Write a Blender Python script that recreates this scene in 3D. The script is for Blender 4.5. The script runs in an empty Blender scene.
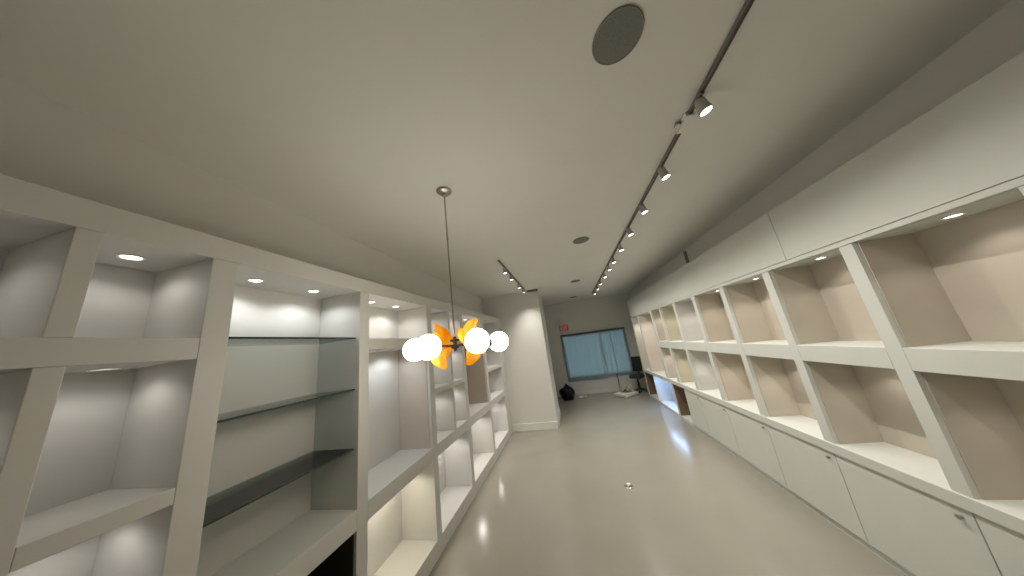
import bpy, bmesh, math, random
from mathutils import Vector, Matrix
from math import pi, sin, cos, radians
random.seed(7)
SC = bpy.context.scene
COL = SC.collection

# ------------------------------------------------------------------ camera
def rad(a): return math.radians(a)
YAW, PITCH, ROLL, FPX = rad(10.9515), rad(13.236), rad(-7.513), 244.65
cy, sy, cp, sp, cr, sr = cos(YAW), sin(YAW), cos(PITCH), sin(PITCH), cos(ROLL), sin(ROLL)
fw = Vector((-sy*cp, cy*cp, sp)); r0 = Vector((cy, sy, 0)); u0 = r0.cross(fw)
rt = cr*r0 + sr*u0; up = -sr*r0 + cr*u0
cam = bpy.data.cameras.new('camera'); co = bpy.data.objects.new('camera', cam); COL.objects.link(co)
cam.sensor_width = 36; cam.lens = FPX/1024*36; cam.clip_start = .02
M = Matrix((rt, up, -fw)).transposed().to_4x4(); M.translation = Vector((0, 0, 1.8)); co.matrix_world = M
SC.camera = co

# ------------------------------------------------------------------ light, exposure
SC.view_settings.view_transform = 'Standard'; SC.view_settings.look = 'None'
SC.view_settings.gamma = 1; SC.view_settings.use_curve_mapping = False
SC.view_settings.exposure = 0.1
W = bpy.data.worlds.new('sky'); SC.world = W; W.use_nodes = True
bg = W.node_tree.nodes['Background']; bg.inputs[0].default_value = (.72, .84, 1.0, 1); bg.inputs[1].default_value = 4.0
TRACK_W, DOWN_W, RIGHT_W, GLOBE_E, LENS_E = 42, 3.9, 4.6, 16.5, 10
NICHE_W = 4.2
SC.cycles.max_bounces = 10; SC.cycles.diffuse_bounces = 6; SC.cycles.transparent_max_bounces = 8
SC.cycles.sample_clamp_indirect = 4
SC.cycles.caustics_reflective = False; SC.cycles.caustics_refractive = False

# ------------------------------------------------------------------ materials
def mat(name, color, rough=.6, metal=0, noise=0, scale=4, bump=0, bscale=60, spec=.5, coat=0, emis=None, trans=0, ior=1.5):
    m = bpy.data.materials.new(name); m.use_nodes = True; nt = m.node_tree; b = nt.nodes['Principled BSDF']
    b.inputs['Base Color'].default_value = (*color, 1); b.inputs['Roughness'].default_value = rough
    b.inputs['Metallic'].default_value = metal; b.inputs['Specular IOR Level'].default_value = spec
    b.inputs['Coat Weight'].default_value = coat; b.inputs['Transmission Weight'].default_value = trans
    b.inputs['IOR'].default_value = ior
    if emis: b.inputs['Emission Color'].default_value = (*emis[0], 1); b.inputs['Emission Strength'].default_value = emis[1]
    if noise or bump:
        tc = nt.nodes.new('ShaderNodeTexCoord')
    if noise:
        n = nt.nodes.new('ShaderNodeTexNoise'); n.inputs['Scale'].default_value = scale; n.inputs['Detail'].default_value = 5
        nt.links.new(tc.outputs['Object'], n.inputs['Vector'])
        rp = nt.nodes.new('ShaderNodeValToRGB')
        rp.color_ramp.elements[0].position = .3; rp.color_ramp.elements[1].position = .7
        rp.color_ramp.elements[0].color = (*[c*(1-noise) for c in color], 1)
        rp.color_ramp.elements[1].color = (*[min(1, c*(1+noise)) for c in color], 1)
        nt.links.new(n.outputs['Fac'], rp.inputs['Fac']); nt.links.new(rp.outputs['Color'], b.inputs['Base Color'])
    if bump:
        n2 = nt.nodes.new('ShaderNodeTexNoise'); n2.inputs['Scale'].default_value = bscale; n2.inputs['Detail'].default_value = 3
        nt.links.new(tc.outputs['Object'], n2.inputs['Vector'])
        bp_ = nt.nodes.new('ShaderNodeBump'); bp_.inputs['Strength'].default_value = bump; bp_.inputs['Distance'].default_value = .01
        nt.links.new(n2.outputs['Fac'], bp_.inputs['Height']); nt.links.new(bp_.outputs['Normal'], b.inputs['Normal'])
    return m
M_ceil = mat('ceiling_paint', (.78, .772, .73), .9, noise=.015, scale=1.5, bump=.03, bscale=150)
M_wall = mat('wall_paint', (.69, .68, .645), .85, noise=.02, scale=2, bump=.04, bscale=120)
M_cab = mat('cabinet_paint', (.61, .60, .575), .5, noise=.015, scale=3)
M_cabr = mat('cabinet_paint_cool', (.63, .64, .60), .5, noise=.015, scale=3)
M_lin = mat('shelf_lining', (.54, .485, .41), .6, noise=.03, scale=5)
M_linw = mat('lining_bright_lit', (.68, .62, .55), .6, noise=.02)  # lighter lining; stronger light of the tall bays is in its colour
M_liny = mat('lining_warm_lit', (.56, .515, .41), .6, noise=.03, scale=5)  # yellowish light of one bay tinted into its lining
M_ling = mat('lining_cool_lit', (.61, .59, .55), .6, noise=.03, scale=5)  # cooler, greyer light of one bay tinted into its lining
M_brown = mat('brown_board', (.20, .135, .085), .6, noise=.15, scale=8)
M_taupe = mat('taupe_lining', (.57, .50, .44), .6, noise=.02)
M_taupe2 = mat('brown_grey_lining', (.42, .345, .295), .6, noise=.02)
M_dlin = mat('unlit_dark_brown', (.035, .028, .018), .6)  # near-black brown; shade of the unlit lower compartment put into the colour
M_base = mat('trim_paint', (.74, .72, .66), .4)
M_floor = mat('sealed_concrete', (.29, .272, .226), .20, noise=.04, scale=1.6, bump=.01, bscale=6, spec=.4, coat=.12)
M_floor.node_tree.nodes['Principled BSDF'].inputs['Coat Roughness'].default_value = .16
M_gedge = mat('glass_edge', (.02, .035, .03), .15)
M_nick = mat('brushed_nickel', (.45, .42, .37), .32, metal=1)
M_dark = mat('dark_metal', (.06, .055, .05), .4, metal=.6)
M_track = mat('track_grey', (.20, .19, .17), .45, metal=.3)
M_head = mat('spot_grey', (.42, .41, .38), .4, metal=.3)
M_white = mat('white_plastic', (.75, .74, .70), .4)
M_grille = mat('speaker_mesh', (.19, .19, .172), .7, noise=.15, scale=160)
M_ring = mat('speaker_ring', (.24, .24, .22), .6)
M_lens = mat('lit_lens', (.9, .9, .85), .3, emis=((1, .95, .84), LENS_E))
M_lensd = mat('lit_downlight', (.9, .9, .85), .3, emis=((1, .95, .86), 9))
M_globe = mat('opal_globe', (.9, .88, .82), .25, emis=((1, .96, .82), GLOBE_E))
M_black = mat('black_plastic_film', (.008, .007, .007), .5, bump=.5, bscale=25, spec=.25)
M_chair = mat('black_fabric', (.012, .018, .017), .7)
M_chaird = mat('dark_grey_plastic', (.035, .035, .035), .5)
M_card = mat('packing_paper', (.42, .37, .26), .8, noise=.2, scale=20)
M_paper = mat('white_paper', (.65, .63, .58), .8)
M_red = mat('red_sign', (.50, .03, .035), .5, emis=((1, .06, .08), .10))
M_signw = mat('sign_housing', (.45, .40, .36), .5)
M_frame = mat('dark_window_frame', (.10, .10, .095), .5)
M_pipe = mat('bracket_brown', (.20, .17, .125), .8)  # colour of the small bracket above the right cabinet

def translucent(name, color, tw, gloss=.1, rough=.3, noise=0):
    m = bpy.data.materials.new(name); m.use_nodes = True; nt = m.node_tree; nt.nodes.clear()
    o = nt.nodes.new('ShaderNodeOutputMaterial'); d = nt.nodes.new('ShaderNodeBsdfDiffuse'); t = nt.nodes.new('ShaderNodeBsdfTranslucent')
    g = nt.nodes.new('ShaderNodeBsdfGlossy'); g.inputs['Roughness'].default_value = rough; g.inputs['Color'].default_value = (1, 1, 1, 1)
    a = nt.nodes.new('ShaderNodeMixShader'); b = nt.nodes.new('ShaderNodeMixShader')
    a.inputs[0].default_value = tw; b.inputs[0].default_value = gloss
    src = None
    if noise:
        tc = nt.nodes.new('ShaderNodeTexCoord'); n = nt.nodes.new('ShaderNodeTexNoise'); n.inputs['Scale'].default_value = 14; n.inputs['Detail'].default_value = 3
        rp = nt.nodes.new('ShaderNodeValToRGB'); nt.links.new(tc.outputs['Object'], n.inputs['Vector']); nt.links.new(n.outputs['Fac'], rp.inputs['Fac'])
        rp.color_ramp.elements[0].position = .35; rp.color_ramp.elements[1].position = .65
        rp.color_ramp.elements[0].color = (.95, .47, .01, 1); rp.color_ramp.elements[1].color = (*color, 1); src = rp.outputs['Color']
    for s in (d, t):
        s.inputs['Color'].default_value = (*color, 1)
        if src: nt.links.new(src, s.inputs['Color'])
    nt.links.new(d.outputs[0], a.inputs[1]); nt.links.new(t.outputs[0], a.inputs[2])
    nt.links.new(a.outputs[0], b.inputs[1]); nt.links.new(g.outputs[0], b.inputs[2]); nt.links.new(b.outputs[0], o.inputs['Surface'])
    return m
M_amber = translucent('amber_glass', (1.0, .66, .06), .5, .02, .3, noise=1)
M_blind = translucent('blind_fabric', (.46, .56, .565), .55, .02, .6)

def clear_glass(name, tint, gl):
    m = bpy.data.materials.new(name); m.use_nodes = True; n = m.node_tree; n.nodes.clear()
    o = n.nodes.new('ShaderNodeOutputMaterial'); t = n.nodes.new('ShaderNodeBsdfTransparent'); g = n.nodes.new('ShaderNodeBsdfGlossy'); x = n.nodes.new('ShaderNodeMixShader')
    f = n.nodes.new('ShaderNodeFresnel'); f.inputs['IOR'].default_value = gl
    t.inputs['Color'].default_value = (*tint, 1); g.inputs['Roughness'].default_value = .03
    n.links.new(f.outputs[0], x.inputs[0]); n.links.new(t.outputs[0], x.inputs[1]); n.links.new(g.outputs[0], x.inputs[2]); n.links.new(x.outputs[0], o.inputs['Surface'])
    return m
M_winglass = clear_glass('window_glass', (.95, .97, .97), 1.45)
M_glass = clear_glass('shelf_glass', (.72, .78, .74), 1.45)

# ------------------------------------------------------------------ mesh helpers
def bx(bm, x0, x1, y0, y1, z0, z1, bev=0):
    vs = [bm.verts.new(p) for p in ((x0,y0,z0),(x1,y0,z0),(x1,y1,z0),(x0,y1,z0),(x0,y0,z1),(x1,y0,z1),(x1,y1,z1),(x0,y1,z1))]
    fs = [bm.faces.new([vs[i] for i in q]) for q in ((0,3,2,1),(4,5,6,7),(0,1,5,4),(1,2,6,5),(2,3,7,6),(3,0,4,7))]
    if bev:
        es = list({e for f in fs for e in f.edges}); bmesh.ops.bevel(bm, geom=es, offset=bev, segments=2, profile=.5, affect='EDGES')
    return vs
def lathe(bm, prof, c=(0,0,0), axis=(0,0,1), seg=24):
    """prof = list of (radius, height) along axis"""
    a = Vector(axis).normalized(); q = Vector((0,0,1)).rotation_difference(a); rings = []; c = Vector(c)
    for r, h in prof:
        if r < 1e-6: rings.append([bm.verts.new(c + q @ Vector((0,0,h)))])
        else: rings.append([bm.verts.new(c + q @ Vector((r*cos(2*pi*i/seg), r*sin(2*pi*i/seg), h))) for i in range(seg)])
    for A, B in zip(rings, rings[1:]):
        for i in range(seg):
            j = (i+1) % seg
            if len(A) == 1 and len(B) == 1: continue
            if len(A) == 1: bm.faces.new((A[0], B[j], B[i]))
            elif len(B) == 1: bm.faces.new((A[i], A[j], B[0]))
            else: bm.faces.new((A[i], A[j], B[j], B[i]))
def tube(bm, p, q, r, seg=12, r2=None):
    p, q = Vector(p), Vector(q); L = (q-p).length; lathe(bm, [(0,0),(r,0),(r2 or r,L),(0,L)], p, q-p, seg)
def fin(bm): bmesh.ops.recalc_face_normals(bm, faces=bm.faces[:])
def obj(name, bm, m, parent=None, smooth=False, loc=None):
    fin(bm); me = bpy.data.meshes.new(name); bm.to_mesh(me); bm.free(); me.materials.append(m)
    if smooth:
        for p in me.polygons: p.use_smooth = True
        try: me.set_sharp_from_angle(angle=radians(40))
        except Exception: pass
    o = bpy.data.objects.new(name, me); COL.objects.link(o)
    if parent: o.parent = parent
    if loc: o.location = loc
    return o
def box(name, m, x0, x1, y0, y1, z0, z1, parent=None, bev=0):
    bm = bmesh.new(); bx(bm, x0, x1, y0, y1, z0, z1, bev); return obj(name, bm, m, parent)
def struct(o): o['kind'] = 'structure'; return o
def tag(o, label, cat, group=None):
    o['label'] = label; o['category'] = cat
    if group: o['group'] = group
    return o
def thing(name, label, cat, loc=(0,0,0), group=None, rot=(0,0,0)):
    o = bpy.data.objects.new(name, None); o.empty_display_size = .1; COL.objects.link(o); o.location = loc; o.rotation_euler = rot
    return tag(o, label, cat, group)
def spot(loc, direction, power, angle=120, blend=.6, color=(1,.94,.84), radius=.03):
    l = bpy.data.lights.new('lamp', 'SPOT'); l.energy = power; l.spot_size = radians(angle); l.spot_blend = blend; l.color = color; l.shadow_soft_size = radius
    o = bpy.data.objects.new('lamp', l); COL.objects.link(o); o.location = loc
    o.rotation_euler = Vector((0,0,-1)).rotation_difference(Vector(direction).normalized()).to_euler(); return o

# ------------------------------------------------------------------ room shell
CZ = 3.03; XL = -1.495; XR = 1.878; WL = -1.90; WR = 2.22; YB = 8.73; YF = -2.4; YP = 5.71
struct(box('floor', M_floor, WL-.1, WR+.1, YF-.1, YB+.1, -.06, 0))
struct(box('ceiling', M_ceil, WL-.1, WR+.1, YF-.1, YB+.1, CZ, CZ+.06))
struct(box('wall_left', M_wall, WL-.1, WL, YF-.1, YB+.1, 0, CZ))
struct(box('wall_right', M_wall, WR, WR+.1, YF-.1, YB+.1, 0, CZ))
struct(box('wall_front', M_wall, WL, WR, YF-.1, YF, 0, CZ))
WX0, WX1, WZ0, WZ1 = -.19, 1.82, .52, 1.90
bm = bmesh.new()
bx(bm, WL, WX0, YB, YB+.1, 0, CZ); bx(bm, WX1, WR, YB, YB+.1, 0, CZ)
bx(bm, WX0, WX1, YB, YB+.1, 0, WZ0); bx(bm, WX0, WX1, YB, YB+.1, WZ1, CZ)
struct(obj('wall_back', bm, M_wall))
# projecting wall block beside the left shelving
struct(box('wall_projecting', M_wall, WL, -.511, YP, 6.75, 0, CZ))
bm = bmesh.new(); bx(bm, XL+.001, -.497, YP-.014, YP, 0, .145, .003); bx(bm, -.511, -.497, YP-.014, 6.764, 0, .145, .003)
struct(obj('baseboard_projecting', bm, M_base))
struct(box('baseboard_back', M_base, WL, WR, YB-.014, YB, 0, .10, bev=.003))

# window
wf = bmesh.new(); t = .045
bx(wf, WX0, WX0+t, YB+.01, YB+.07, WZ0, WZ1); bx(wf, WX1-t, WX1, YB+.01, YB+.07, WZ0, WZ1)
bx(wf, WX0+t, WX1-t, YB+.01, YB+.07, WZ0, WZ0+t); bx(wf, WX0+t, WX1-t, YB+.01, YB+.07, WZ1-t, WZ1)
bx(wf, 1.02, 1.06, YB+.015, YB+.065, WZ0+t, WZ1-t)
win = struct(obj('window_1', wf, M_frame))
box('window_glass', M_winglass, WX0+t, WX1-t, YB+.035, YB+.041, WZ0+t, WZ1-t, win)

# vertical blind
bl = thing('window_blind', 'blue-grey vertical fabric blind covering the wide window on the far wall', 'blind', (0, YB, 0))
box('headrail', M_frame, WX0-.03, WX1+.03, -.06, -.004, WZ1-.02, WZ1+.04, bl, .004)
def blind(x0, x1, z0, ang):
    bm = bmesh.new(); n = max(2, round((x1-x0)/.085)); w = (x1-x0)/n
    for i in range(n):
        cx = x0+w*(i+.5); a = radians(ang+random.uniform(-4, 4)); hw = w*.545; K = 5; z1 = WZ1-.02; prev = None
        jz = random.uniform(-.004, .004)
        for k in range(K):
            s = -1+2*k/(K-1); x = cx+hw*s*cos(a); y = -.03+hw*s*sin(a)-.006*(1-s*s)
            cur = [bm.verts.new((x, y+dy, z)) for dy in (0, .0012) for z in (z0+jz, z1)]
            if prev:
                for q in ((0,1,1,0),): 
                    bm.faces.new((prev[0], cur[0], cur[1], prev[1])); bm.faces.new((prev[2], prev[3], cur[3], cur[2]))
                    bm.faces.new((prev[0], prev[2], cur[2], cur[0])); bm.faces.new((prev[1], cur[1], cur[3], prev[3]))
            else: bm.faces.new((cur[0], cur[1], cur[3], cur[2]))
            prev = cur
        bm.faces.new((prev[0], prev[2], prev[3], prev[1]))
    return obj('slat_panel', bm, M_blind, bl, smooth=True)
blind(WX0-.025, 1.035, .425, 9); blind(1.04, 1.38, .478, 9); blind(1.36, WX1+.025, .472, 9)

# exit sign
ex = thing('exit_sign', 'small red EXIT sign on the far wall above the window corner', 'sign', (-.06, YB, 2.17))
box('housing', M_signw, -.15, .15, -.05, 0, -.095, .095, ex, .008)
box('face', M_red, -.135, .135, -.054, -.0505, -.08, .08, ex)
bm = bmesh.new()
def seg_(x0, y0, x1, y1, w=.016):
    d = Vector((x1-x0, 0, y1-y0)); n = Vector((-d.z, 0, d.x)).normalized()*w/2; a = Vector((x0,0,y0)); b = Vector((x1,0,y1)); v = []
    for yy in (-.058, -.0545):
        v += [bm.verts.new(p+Vector((0,yy,0))) for p in (a-n, b-n, b+n, a+n)]
    for q in ((0,1,2,3),(7,6,5,4),(0,4,5,1),(1,5,6,2),(2,6,7,3),(3,7,4,0)): bm.faces.new([v[i] for i in q])
h = .052
for l in ((-.108,-h,-.108,h),(-.108,h,-.062,h),(-.108,0,-.068,0),(-.108,-h,-.062,-h),(-.045,-h,.008,h),(-.045,h,.008,-h),(.030,-h,.030,h),(.078,-h,.078,h),(.050,h,.106,h)): seg_(*l)
obj('lettering', bm, M_white, ex)

# ------------------------------------------------------------------ built-in shelving, left
LX = -1.865   # back of the compartments
ls = thing('built_in_shelving', 'long off-white built-in shelving wall on the left with lit cubbies', 'shelving', (LX, 2.5, 0))
ls_off = Vector((LX, 2.5, 0))
def part(name, m, x0, x1, y0, y1, z0, z1, root, off, bev=.002):
    return box(name, m, x0-off.x, x1-off.x, y0-off.y, y1-off.y, z0-off.z, z1-off.z, root, bev)
def down(x, y, z, root, off, power, color=(1,.96,.90), ang=150):
    bm = bmesh.new(); lathe(bm, [(.026,0),(.036,-.001),(.037,-.004),(.033,-.006),(.027,-.003),(.026,0)], seg=20)
    p = Vector((x, y, z)) - off
    d = obj('downlight', bm, M_white, root, True, p)
    bm = bmesh.new(); lathe(bm, [(0,-.0025),(.026,-.0025),(.026,-.0008),(0,-.0008)], seg=18)
    obj('lens', bm, M_lensd, d, True)
    spot((x, y, z-.012), (0,0,-1), power, ang, .5, color, .026)
Z_TOP0, Z_TOP1 = 2.36, 2.465
P = lambda *a, **k: part(*a, root=ls, off=ls_off, **k)
Y0L = -2.35
P('header', M_cab, LX, XL, Y0L, YP-.002, Z_TOP0, Z_TOP1)
P('base', M_cab, LX, XL, Y0L, YP-.002, 0, .14)
P('back_panel', M_cab, WL+.003, LX-.0005, Y0L, YP-.002, .0, Z_TOP1)
# partitions (y0,y1)
parts_y = [(-2.35,-2.26),(-1.60,-1.51),(-.76,-.67),(-.09,0.0),(.74,.83),(1.565,1.655),(2.49,2.58),(3.375,3.465),(4.34,4.43),(5.36,YP-.002)]
for a, b in parts_y: P('partition', M_cab, LX, XL, a, b, .1405, Z_TOP0-.0005)
bays = [(parts_y[i][1], parts_y[i+1][0]) for i in range(len(parts_y)-1)]
RT0, RT1, MT0, MT1 = .80, .915, 1.914, 2.0
for i, (a, b) in enumerate(bays):
    kind = {0:'D',1:'G',2:'D',3:'G',4:'S',5:'D',6:'G',7:'D',8:'C'}[i]
    a_, b_ = a+.0005, b-.0005
    c = (a+b)/2; xl = -1.70
    DW = DOWN_W if i >= 4 else DOWN_W*.45
    P('rail', M_cab, LX, XL, a_, b_, RT0, RT1)
    if kind == 'S':
        for z in (2.005, 1.645, 1.265):
            g = P('glass_shelf', M_glass, LX+.004, XL-.035, a_+.004, b_-.004, z-.004, z+.004, bev=0)
            box('polished_edge', M_gedge, XL-.0345-LX, XL-.031-LX, a_+.004-2.5, b_-.004-2.5, z-.005, z+.005, g)
        for dy in (-.17, .17): down(xl, c+dy, Z_TOP0, ls, ls_off, DW, (.95,.98,.97))
        P('shade_lining', M_dlin, LX, LX+.006, a_+.0065, b_-.0065, .1465, RT0-.0065)  # sheets added to deepen the shade inside the unlit compartment
        P('shade_lining', M_dlin, LX, XL-.02, b_-.006, b_, .1465, RT0-.0005); P('shade_lining', M_dlin, LX, XL-.02, a_, a_+.006, .1465, RT0-.0005)
        P('shade_lining', M_dlin, LX, XL-.02, a_, b_, .1405, .1460)
    elif kind == 'D':
        P('shelf', M_cab, LX, XL, a_, b_, MT0, MT1)
        for z in (Z_TOP0, MT0, RT0):
            colr = {Z_TOP0: (1,.97,.91), MT0: (.86,.94,1), RT0: (1,.91,.70)}[z] if i == 5 else (1,.95,.87)
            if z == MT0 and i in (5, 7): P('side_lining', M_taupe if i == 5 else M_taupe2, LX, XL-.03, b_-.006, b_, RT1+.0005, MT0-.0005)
            pw = DW*(.15 if (i == 7 and z == MT0) else 1.25 if z == RT0 else 1)
            for dy in (-.17, .17): down(xl, c+dy, z, ls, ls_off, pw, colr)
    else:
        P('shelf', M_cab, LX, XL, a_, b_, MT0, MT1)
        if kind == 'G':
            mid = a+.44; P('divider', M_cab, LX, XL, mid-.025, mid+.025, RT1+.0005, MT0-.0005); P('divider', M_cab, LX, XL, mid-.025, mid+.025, MT1+.0005, Z_TOP0-.0005)
            cells = [(a_, mid-.0255), (mid+.0255, b_)]
        else: cells = [(a_, b_)]
        for (p, q) in cells:
            P('shelf', M_cab, LX, XL, p, q, 1.40, 1.455)
            for z in (Z_TOP0, MT0, 1.40): down(xl, (p+q)/2, z, ls, ls_off, DW*.6)
        for dy in (-.17, .17): down(xl, c+dy, RT0, ls, ls_off, DW)

# ------------------------------------------------------------------ built-in display cabinet, right
RX = 2.19
rs = thing('display_cabinet', 'long off-white built-in display cabinet along the right wall with lit cubbies', 'cabinet', (RX, 4, 0))
rs_off = Vector((RX, 4, 0))
Q = lambda *a, **k: part(*a, root=rs, off=rs_off, **k)
YR0, YR1 = -2.35, 7.75
Q('back_panel', M_cabr, RX+.0005, WR-.003, YR0, YR1, 0, 2.64)
for a, b in ((YR0,-1.10),(-1.096,2.40),(2.404,5.895),(5.899,YR1)): Q('fascia', M_cabr, XR, XR+.03, a, b, 2.20, 2.64)
Q('top_panel', M_cabr, XR+.0305, RX, YR0, YR1, 2.16, 2.20)
Q('fascia_lip', M_cabr, XR+.006, XR+.03, YR0, YR1, 2.165, 2.1995)
Q('counter', M_cabr, XR-.012, RX, YR0, YR1, .665, .74, bev=.004)
Q('base', M_cabr, XR+.02, RX, YR0, YR1, 0, .06)
T = .04
cs = [YR0+T, -1.47,-.79,-.10,.59,1.28,1.97,2.66,3.35,4.04,4.73,5.42,5.98,7.02,YR1-T]
for c in cs: Q('partition', M_cabr, XR, RX, c-T, c+T, .7405, 2.1595)
cols = [(1,.93,.82),(.93,.95,1),(1,.93,.82),(1,.93,.82),(.93,.95,1)]*3
for i in range(len(cs)-1):
    a, b = cs[i]+T+.0005, cs[i+1]-T-.0005; c = (a+b)/2
    col = {7:(1,.93,.84),8:(1,.9,.78),9:(1,.97,.96),10:(1,.94,.80),11:(1,.92,.84),12:(1,.93,.86),13:(1,.97,.8)}.get(i, (1,.93,.82))
    dy = min(.16, (b-a)/3)
    ends = (2.1595,) if i >= 12 else (2.1595, 1.37)
    if i < 12: Q('shelf', M_cabr, XR, RX, a, b, 1.37, 1.50, bev=.003)
    lm = {9: M_ling, 10: M_liny, 12: M_linw, 13: M_linw}.get(i, M_lin)  # lining tone follows how each bay is lit
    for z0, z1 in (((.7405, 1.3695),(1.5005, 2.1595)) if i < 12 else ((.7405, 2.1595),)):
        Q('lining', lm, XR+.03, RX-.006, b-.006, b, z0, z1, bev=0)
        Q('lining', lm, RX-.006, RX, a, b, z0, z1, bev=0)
    for z in ends:
        for s in ((-dy, dy) if b-a > .9 else (0,)): down(XR+.15, c+s, z, rs, rs_off, RIGHT_W*(1.8 if i == 13 else 1.45 if i == 12 else 1 if i >= 7 else .45), col, 122)
# lower niches and doors
def low_div(c): Q('lower_divider', M_cabr, XR+.004, RX, c-.02, c+.02, .0605, .6645)
for c in (YR1-.02, 6.98, 5.83, 5.27): low_div(c)
def niche(a, b, m):
    Q('niche_lining', m, XR+.02, RX-.0005, b-.008, b-.0005, .0605, .6645, bev=0)
    Q('niche_lining', m, RX-.008, RX-.0005, a, b-.009, .0605, .6645, bev=0)
niche(7.0, YR1-.04, M_brown); niche(5.29, 5.81, M_brown)
bm = bmesh.new(); bx(bm, -.012, .012, -.45, .45, -.008, 0, .003)
nl = obj('niche_lamp', bm, mat('cool_led', (.9,.9,1), .3, emis=((.5,.68,1), 8)), rs, False, Vector((XR+.06, 6.4, .664))-rs_off)
l = bpy.data.lights.new('niche_light', 'AREA'); l.shape = 'RECTANGLE'; l.size = .9; l.size_y = .06; l.energy = NICHE_W; l.color = (.34, .52, 1)
lo = bpy.data.objects.new('niche_light', l); COL.objects.link(lo); lo.location = (XR+.08, 6.4, .65); lo.rotation_euler = (0, radians(-18), radians(90))
lo.rotation_euler = (radians(0), 0, radians(90))
de = [5.25, 4.73, 4.04, 3.35, 2.66, 1.97, 1.28, .59, -.10, -.79, -1.47, YR0]
for b, a in zip(de, de[1:]):
    d = Q('cabinet_door', M_cabr, XR+.002, XR+.02, a+.003, b-.003, .065, .66, bev=.003)
    bm = bmesh.new(); lathe(bm, [(0,0),(.006,0),(.006,.008),(.011,.014),(.011,.02),(0,.022)], (0,0,0), (-1,0,0), 12)
    obj('knob', bm, M_nick, d, True, Vector((XR+.002, a+.05, .61))-rs_off)

# small dark upright bracket on the wall above the cabinet
o = struct(box('trim_1', M_pipe, WR-.02, WR, 4.53, 4.60, 2.66, 3.00, bev=.004))

# ------------------------------------------------------------------ ceiling items
def speaker(x, y, label, r=.105):
    t = thing('ceiling_speaker', label, 'speaker', (x, y, CZ), 'round ceiling speakers')
    bm = bmesh.new(); lathe(bm, [(r*.94,-.0),(r,0),(r*1.01,-.004),(r*.97,-.008),(r*.94,-.006),(r*.94,0)], seg=48); obj('rim', bm, M_ring, t, True)
    bm = bmesh.new(); lathe(bm, [(0,-.008),(r*.5,-.0075),(r*.94,-.005),(r*.94,0),(0,0)], seg=48); obj('grille', bm, M_grille, t, True)
speaker(.43, .895, 'large-looking dark round ceiling speaker nearest the camera, at the top of the picture')
speaker(.39, 3.15, 'dark round ceiling speaker in mid room, second from the camera')
speaker(.385, 5.53, 'small-looking round ceiling speaker, third from the camera')
speaker(.385, 7.75, 'faint round ceiling speaker farthest away, near the window wall')

def track(x, y0, y1, label, name='lighting_track'):
    t = thing(name, label, 'track', (x, y0, CZ))
    bm = bmesh.new()
    bx(bm, -.0125, -.0095, 0, y1-y0, -.018, 0); bx(bm, .0095, .0125, 0, y1-y0, -.018, 0); bx(bm, -.0095, .0095, 0, y1-y0, -.008, 0)
    obj('channel', bm, M_track, t)
    for y in (0, y1-y0):
        bm = bmesh.new(); bx(bm, -.0145, .0145, y-.012, y+.012, -.021, 0, .003); obj('end_cap', bm, M_track, t)
    return t
t1 = track(.945, .2, 7.5, 'long grey lighting track running down the right side of the ceiling')
t2 = track(-.775, 3.28, 5.45, 'short grey lighting track near the projecting wall')
# white supply block in the middle of the long track
jb = bmesh.new(); bx(jb, -.026, .026, -.07, .07, -.030, -.0185, .004); bx(jb, -.026, -.0150, -.07, .07, -.0185, -.001); bx(jb, .0150, .026, -.07, .07, -.0185, -.001)
j = obj('feed_block', jb, M_white, t1, False, (0, 1.50-.2, 0))
jb = bmesh.new(); bx(jb, -.060, -.027, -.014, .014, -.026, -.008, .003); obj('feed_bracket', jb, M_nick, j)

AXR = Vector((.20, .0, -1)).normalized()   # long track: turned to the right-hand cabinet
AXL = Vector((.03, .16, -1)).normalized()    # short track: turned to the projecting wall
PV = Vector((0, 0, -.064))
def head_mesh(AX):
    bms = {}
    b = bmesh.new(); bx(b, -.009, .009, -.035, .035, -.0285, -.0085, .002); lathe(b, [(0,-.036),(.012,-.036),(.012,-.029),(0,-.029)], seg=12); bms['adapter'] = (b, M_track)
    b = bmesh.new(); lathe(b, [(0,-.060),(.006,-.060),(.006,-.0365),(0,-.0365)], seg=10); bms['yoke'] = (b, M_track)
    b = bmesh.new(); lathe(b, [(0,-.03),(.022,-.03),(.026,-.022),(.029,.022),(.033,.042),(.033,.054),(.029,.054),(.0275,.045),(0,.045)], PV, AX, 24); bms['housing'] = (b, M_head)
    b = bmesh.new(); lathe(b, [(0,.0455),(.0272,.0455),(.028,.052),(.015,.056),(0,.057)], PV, AX, 20); bms['lens'] = (b, M_lens)
    return bms
protos = {}
def place_head(x, y, label, group, power, AX, angle):
    """(x,y) = where the adapter clips into the track"""
    if group not in protos:
        r = thing('track_spotlight', label, 'spotlight', (x, y, CZ), group)
        for n, (b, m) in head_mesh(AX).items(): obj(n, b, m, r, True)
        protos[group] = r
    else:
        p = protos[group]; r = p.copy(); COL.objects.link(r); r.location = (x, y, CZ); r['label'] = label
        for ch in list(p.children):
            c = ch.copy(); COL.objects.link(c); c.parent = r
    spot(Vector((x, y, CZ)) + PV + AX*.064, AX, power, angle, 1.0, (1, .955, .87), .028)
Y1 = [1.33,1.91,2.46,3.01,3.56,4.14,4.60,5.15,5.82,6.44,7.12]
ordn = ['first','second','third','fourth','fifth','sixth','seventh','eighth','ninth','tenth','last']
for k, y in enumerate(Y1):
    lab = ordn[k]+' spotlight from the camera on the long right-hand ceiling track'
    if k == 0: lab = 'brightest-looking grey spotlight beside the white feed block, nearest the camera on the long track'
    if k == 10: lab = 'farthest tiny lit spotlight at the window end of the long ceiling track'
    place_head(.945, y, lab, 'spotlights on the long track', TRACK_W, AXR, 124)
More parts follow.
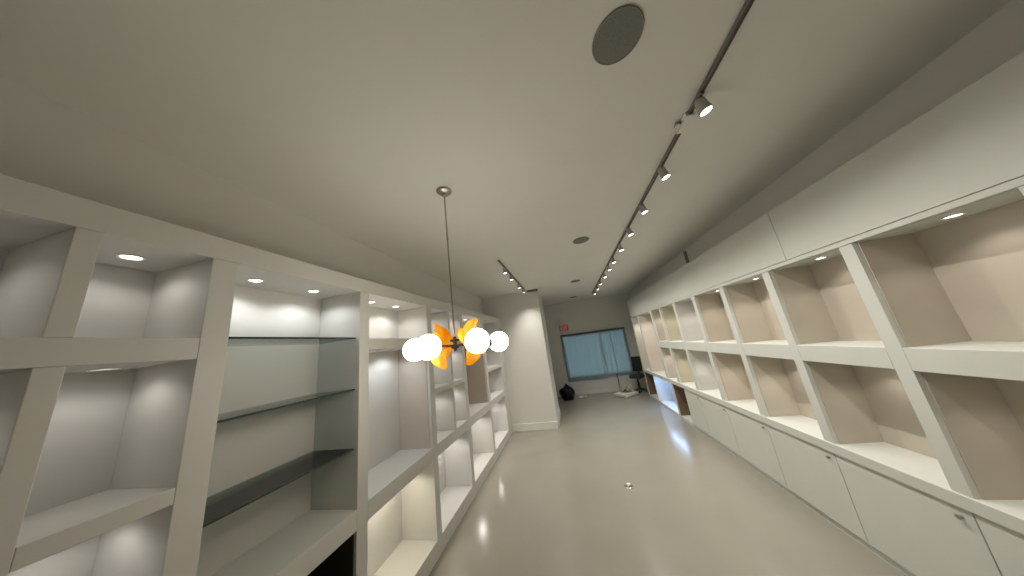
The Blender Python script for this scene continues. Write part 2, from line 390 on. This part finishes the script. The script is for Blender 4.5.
for k, y in enumerate([3.58,4.03,4.75,5.26]):
    lab = ['nearest','second','third','farthest'][k]+' of the four small spotlights on the short track by the projecting wall'
    place_head(-.775, y, lab, 'spotlights on the short track', TRACK_W*1.1, AXL, 100)

# small grey box where the projecting wall meets the ceiling
o = bmesh.new(); bx(o, -.13, .13, -.03, .03, -.035, 0, .006); bx(o, .07, .12, -.026, .026, -.05, -.0355, .006)
tag(obj('ceiling_sensor', o, M_track, None, False, (-.62, YP-.035, CZ)), 'small dark grey sensor box on the ceiling at the corner of the projecting wall', 'sensor')

# wall switch
sw = thing('light_switch', 'small white light switch plate on the projecting wall', 'switch', (-.62, YP, 1.04))
box('plate', M_wall, -.035, .035, -.006, -.0005, -.058, .058, sw, .002); box('rocker', M_base, -.016, .016, -.010, -.0062, -.033, .033, sw, .001)

# ------------------------------------------------------------------ chandelier
HX, HY, HZ = -.734, 1.553, 1.855
ch = thing('chandelier', 'hanging chandelier with white glass globes and amber glass petals', 'chandelier', (HX, HY, CZ))
O = Vector((HX, HY, CZ)); hz = HZ-CZ
bm = bmesh.new(); lathe(bm, [(0,-.0005),(.056,-.0005),(.058,-.006),(.050,-.016),(.022,-.024),(.018,-.045),(.010,-.052),(0,-.053)], seg=32); obj('canopy', bm, M_nick, ch, True)
bm = bmesh.new(); tube(bm, (0,0,-.052), (0,0,-.40), .0065); tube(bm, (0,0,-.40), (0,0,-.412), .009); tube(bm, (0,0,-.412), (0,0,hz+.05), .0055); obj('rod', bm, M_nick, ch, True)
bm = bmesh.new(); lathe(bm, [(0,.055),(.010,.055),(.012,.040),(.030,.036),(.032,.026),(.014,.020),(.012,.006),(.024,.002),(.030,-.010),(.024,-.020),(.012,-.026),(.009,-.038),(0,-.042)], (0,0,hz), seg=24); obj('hub', bm, M_dark, ch, True)
G = [(-.784,1.309,1.856),(-.971,1.459,1.857),(-.511,1.375,1.855),(-.495,1.775,1.845)]
for gx, gy, gz in G:
    g = Vector((gx, gy, gz)) - O; d = Vector((g.x, g.y, 0)).normalized()
    bm = bmesh.new(); e = g - d*.074; tube(bm, Vector((0,0,hz-.004)), e, .006)
    lathe(bm, [(0,-.03),(.013,-.03),(.024,-.008),(.030,.010),(.026,.012),(0,.002)], e, d, 20)
    obj('arm', bm, M_dark, ch, True)
    bm = bmesh.new(); bmesh.ops.create_uvsphere(bm, u_segments=32, v_segments=20, radius=.072)
    obj('globe', bm, M_globe, ch, True, g)
def petal(cx, cy, cz, nx, ny, twist, R=.15):
    """wavy amber glass plate of rounded lobes, standing upright around an arm"""
    n = Vector((nx, ny, 0)).normalized(); u = Vector((-n.y, n.x, 0)); v = Vector((0,0,1)); bm = bmesh.new()
    NS, NR = 72, 9; fr, bk = [], []
    for side, L in ((1, fr), (-1, bk)):
        for i in range(NR+1):
            t = i/NR; ring = []
            for k in range(NS):
                a = 2*pi*k/NS; lob = .66 + .34*abs(cos(2*(a-twist)))**.5
                r = (.012+(R*lob-.012)*t); dish = .03*t*t*cos(3*(a-twist)) + .02*t*t + .004*sin(9*a+3*t)*t
                th = .006*(1-.75*t*t)*side
                ring.append(bm.verts.new(Vector((cx,cy,cz)) - O + u*(r*cos(a)) + v*(r*sin(a)) + n*(dish+th)))
            L.append(ring)
    for L, fl in ((fr, 0), (bk, 1)):
        for A, B in zip(L, L[1:]):
            for k in range(NS):
                q = (A[k], B[k], B[(k+1)%NS], A[(k+1)%NS]); bm.faces.new(q if not fl else q[::-1])
    for L in (0, NR):
        for k in range(NS): bm.faces.new((fr[L][k], fr[L][(k+1)%NS], bk[L][(k+1)%NS], bk[L][k]))
    return obj('amber_petal', bm, M_amber, ch, True)
petal(-.798, 1.512, 1.860, -1, .10, 1.70, .150)
petal(-.628, 1.545, 1.862, 1, -.15, 1.40, .148)

# ------------------------------------------------------------------ things on the floor
fo = thing('floor_outlet', 'small round metal outlet cover on the open floor', 'outlet', (.406, 3.573, 0))
bm = bmesh.new(); lathe(bm, [(0,.0),(.050,0),(.050,.005),(.044,.010),(.038,.010),(.034,.008),(0,.008)], seg=32); obj('cover', bm, M_nick, fo, True)
bm = bmesh.new(); lathe(bm, [(0,.0085),(.024,.0085),(.024,.024),(.019,.030),(0,.031)], seg=28); obj('lid', bm, M_white, fo, True)

def blob(name, m, loc, rx, ry, rz, label, cat, seed, knot=True, amp=.12):
    rnd = random.Random(seed); bm = bmesh.new(); bmesh.ops.create_icosphere(bm, subdivisions=4, radius=1)
    ph = [(rnd.uniform(1.5, 4), rnd.uniform(1.5, 4), rnd.uniform(1.5, 4), rnd.uniform(0, 6)) for _ in range(6)]
    for v in bm.verts:
        p = v.co.copy(); d = sum(sin(a*p.x*1.6+b*p.y*1.6+c*p.z*1.3+e) for a, b, c, e in ph)/6*amp*2
        k = 1+d; z = p.z
        x, y, zz = p.x*k*rx, p.y*k*ry, (z*k+.75)*rz/1.75
        if knot and z > .72: f = max(.18, 1-(z-.72)*3.4); x *= f; y *= f; zz += (z-.72)*rz*.55
        v.co = (x, y, max(0, zz))
    return tag(obj(name, bm, m, None, True, loc), label, cat)
blob('trash_bag', M_black, (-.30, 8.20, 0), .22, .20, .40, 'full black trash bag on the floor below the window, left side', 'bag', 3)

def crumple(name, m, loc, s, label, cat, seed, n=9, parent=None):
    rnd = random.Random(seed); bm = bmesh.new(); g = [[None]*(n+1) for _ in range(n+1)]; back = [[None]*(n+1) for _ in range(n+1)]
    for i in range(n+1):
        for k in range(n+1):
            x = (i/n-.5)*s[0]+rnd.uniform(-.06,.06)*s[0]; y = (k/n-.5)*s[1]+rnd.uniform(-.06,.06)*s[1]; z = rnd.random()**1.5*s[2]+.002
            g[i][k] = bm.verts.new((x,y,z+.0015)); back[i][k] = bm.verts.new((x,y,z))
    for i in range(n):
        for k in range(n):
            bm.faces.new((g[i][k], g[i+1][k], g[i+1][k+1], g[i][k+1])); bm.faces.new((back[i][k], back[i][k+1], back[i+1][k+1], back[i+1][k]))
    for i in range(n):
        for a in (0, n):
            bm.faces.new((g[i][a], g[i+1][a], back[i+1][a], back[i][a])); bm.faces.new((g[a][i], g[a][i+1], back[a][i+1], back[a][i]))
    return tag(obj(name, bm, m, parent, False, loc), label, cat)
crumple('crumpled_paper', M_paper, (.14, 8.30, 0), (.26, .18, .05), 'pale scrap of paper lying on the floor beside the black bag', 'paper', 5)

# low white base by the right end of the window
bm = bmesh.new(); bx(bm, -.26, .26, -.22, .22, .012, .085, .008)
for sx in (-1, 1):
    for s_ in (-1, 1): bx(bm, sx*.21-.02, sx*.21+.02, s_*.17-.02, s_*.17+.02, 0, .0115)
tb = obj('white_platform', bm, M_base, None, False, (1.36, 8.10, 0)); tb.rotation_euler[2] = radians(38)
tag(tb, 'low white square platform on the floor under the right end of the window', 'platform')
crumple('packing_material', M_card, (1.40, 8.13, .086), (.30, .26, .20), 'tangle of beige packing paper heaped on the low white platform', 'packing material', 8, n=7)

# upright post
pl = thing('floor_post', 'thin short dark upright post on a round foot behind the white platform', 'post', (1.30, 8.57, 0))
bm = bmesh.new(); lathe(bm, [(0,0),(.07,0),(.07,.006),(.055,.014),(.014,.02),(0,.02)], seg=24); obj('foot', bm, M_chaird, pl, True)
bm = bmesh.new(); tube(bm, (0,0,.0205), (0,0,.53), .014); lathe(bm, [(0,0),(.019,0),(.021,.012),(.012,.024),(0,.026)], (0,0,.5305)); obj('pole', bm, M_dark, pl, True)

# black office chair in the far right corner
oc = thing('office_chair', 'black high-backed office chair in the far right corner beside the window', 'chair', (1.82, 8.38, 0), rot=(0,0,radians(-38)))
def rbox(cx, cy, cz, sx, sy, sz, m, name, bev=.03, tilt=0):
    bm = bmesh.new(); bx(bm, -sx/2, sx/2, -sy/2, sy/2, -sz/2, sz/2, bev)
    bmesh.ops.rotate(bm, verts=bm.verts, cent=(0,0,0), matrix=Matrix.Rotation(tilt, 3, 'X')); bmesh.ops.translate(bm, verts=bm.verts, vec=(cx,cy,cz))
    return obj(name, bm, m, oc, True)
rbox(0, 0, .45, .34, .34, .11, M_chaird, 'seat', .03)
rbox(0, .17, .78, .30, .05, .44, M_chair, 'backrest', .024, -.12)
bm = bmesh.new(); tube(bm, (0,0,.07), (0,0,.39), .036, 16, .026); obj('stem', bm, M_dark, oc, True)
bm = bmesh.new(); bx(bm, -.02, .02, .12, .185, .365, .3935, .004); bx(bm, -.02, .02, .1705, .185, .394, .57, .004); obj('back_bracket', bm, M_dark, oc)
for k in range(5):
    a = 2*pi*k/5; bm = bmesh.new(); tube(bm, (.02*cos(a),.02*sin(a),.085), (.18*cos(a),.18*sin(a),.065), .016, r2=.012); leg = obj('leg', bm, M_dark, oc, True)
    bm = bmesh.new(); tube(bm, (.18*cos(a)-.012,.18*sin(a),.026), (.18*cos(a)+.012,.18*sin(a),.026), .025, 16); obj('caster', bm, M_chaird, leg, True)
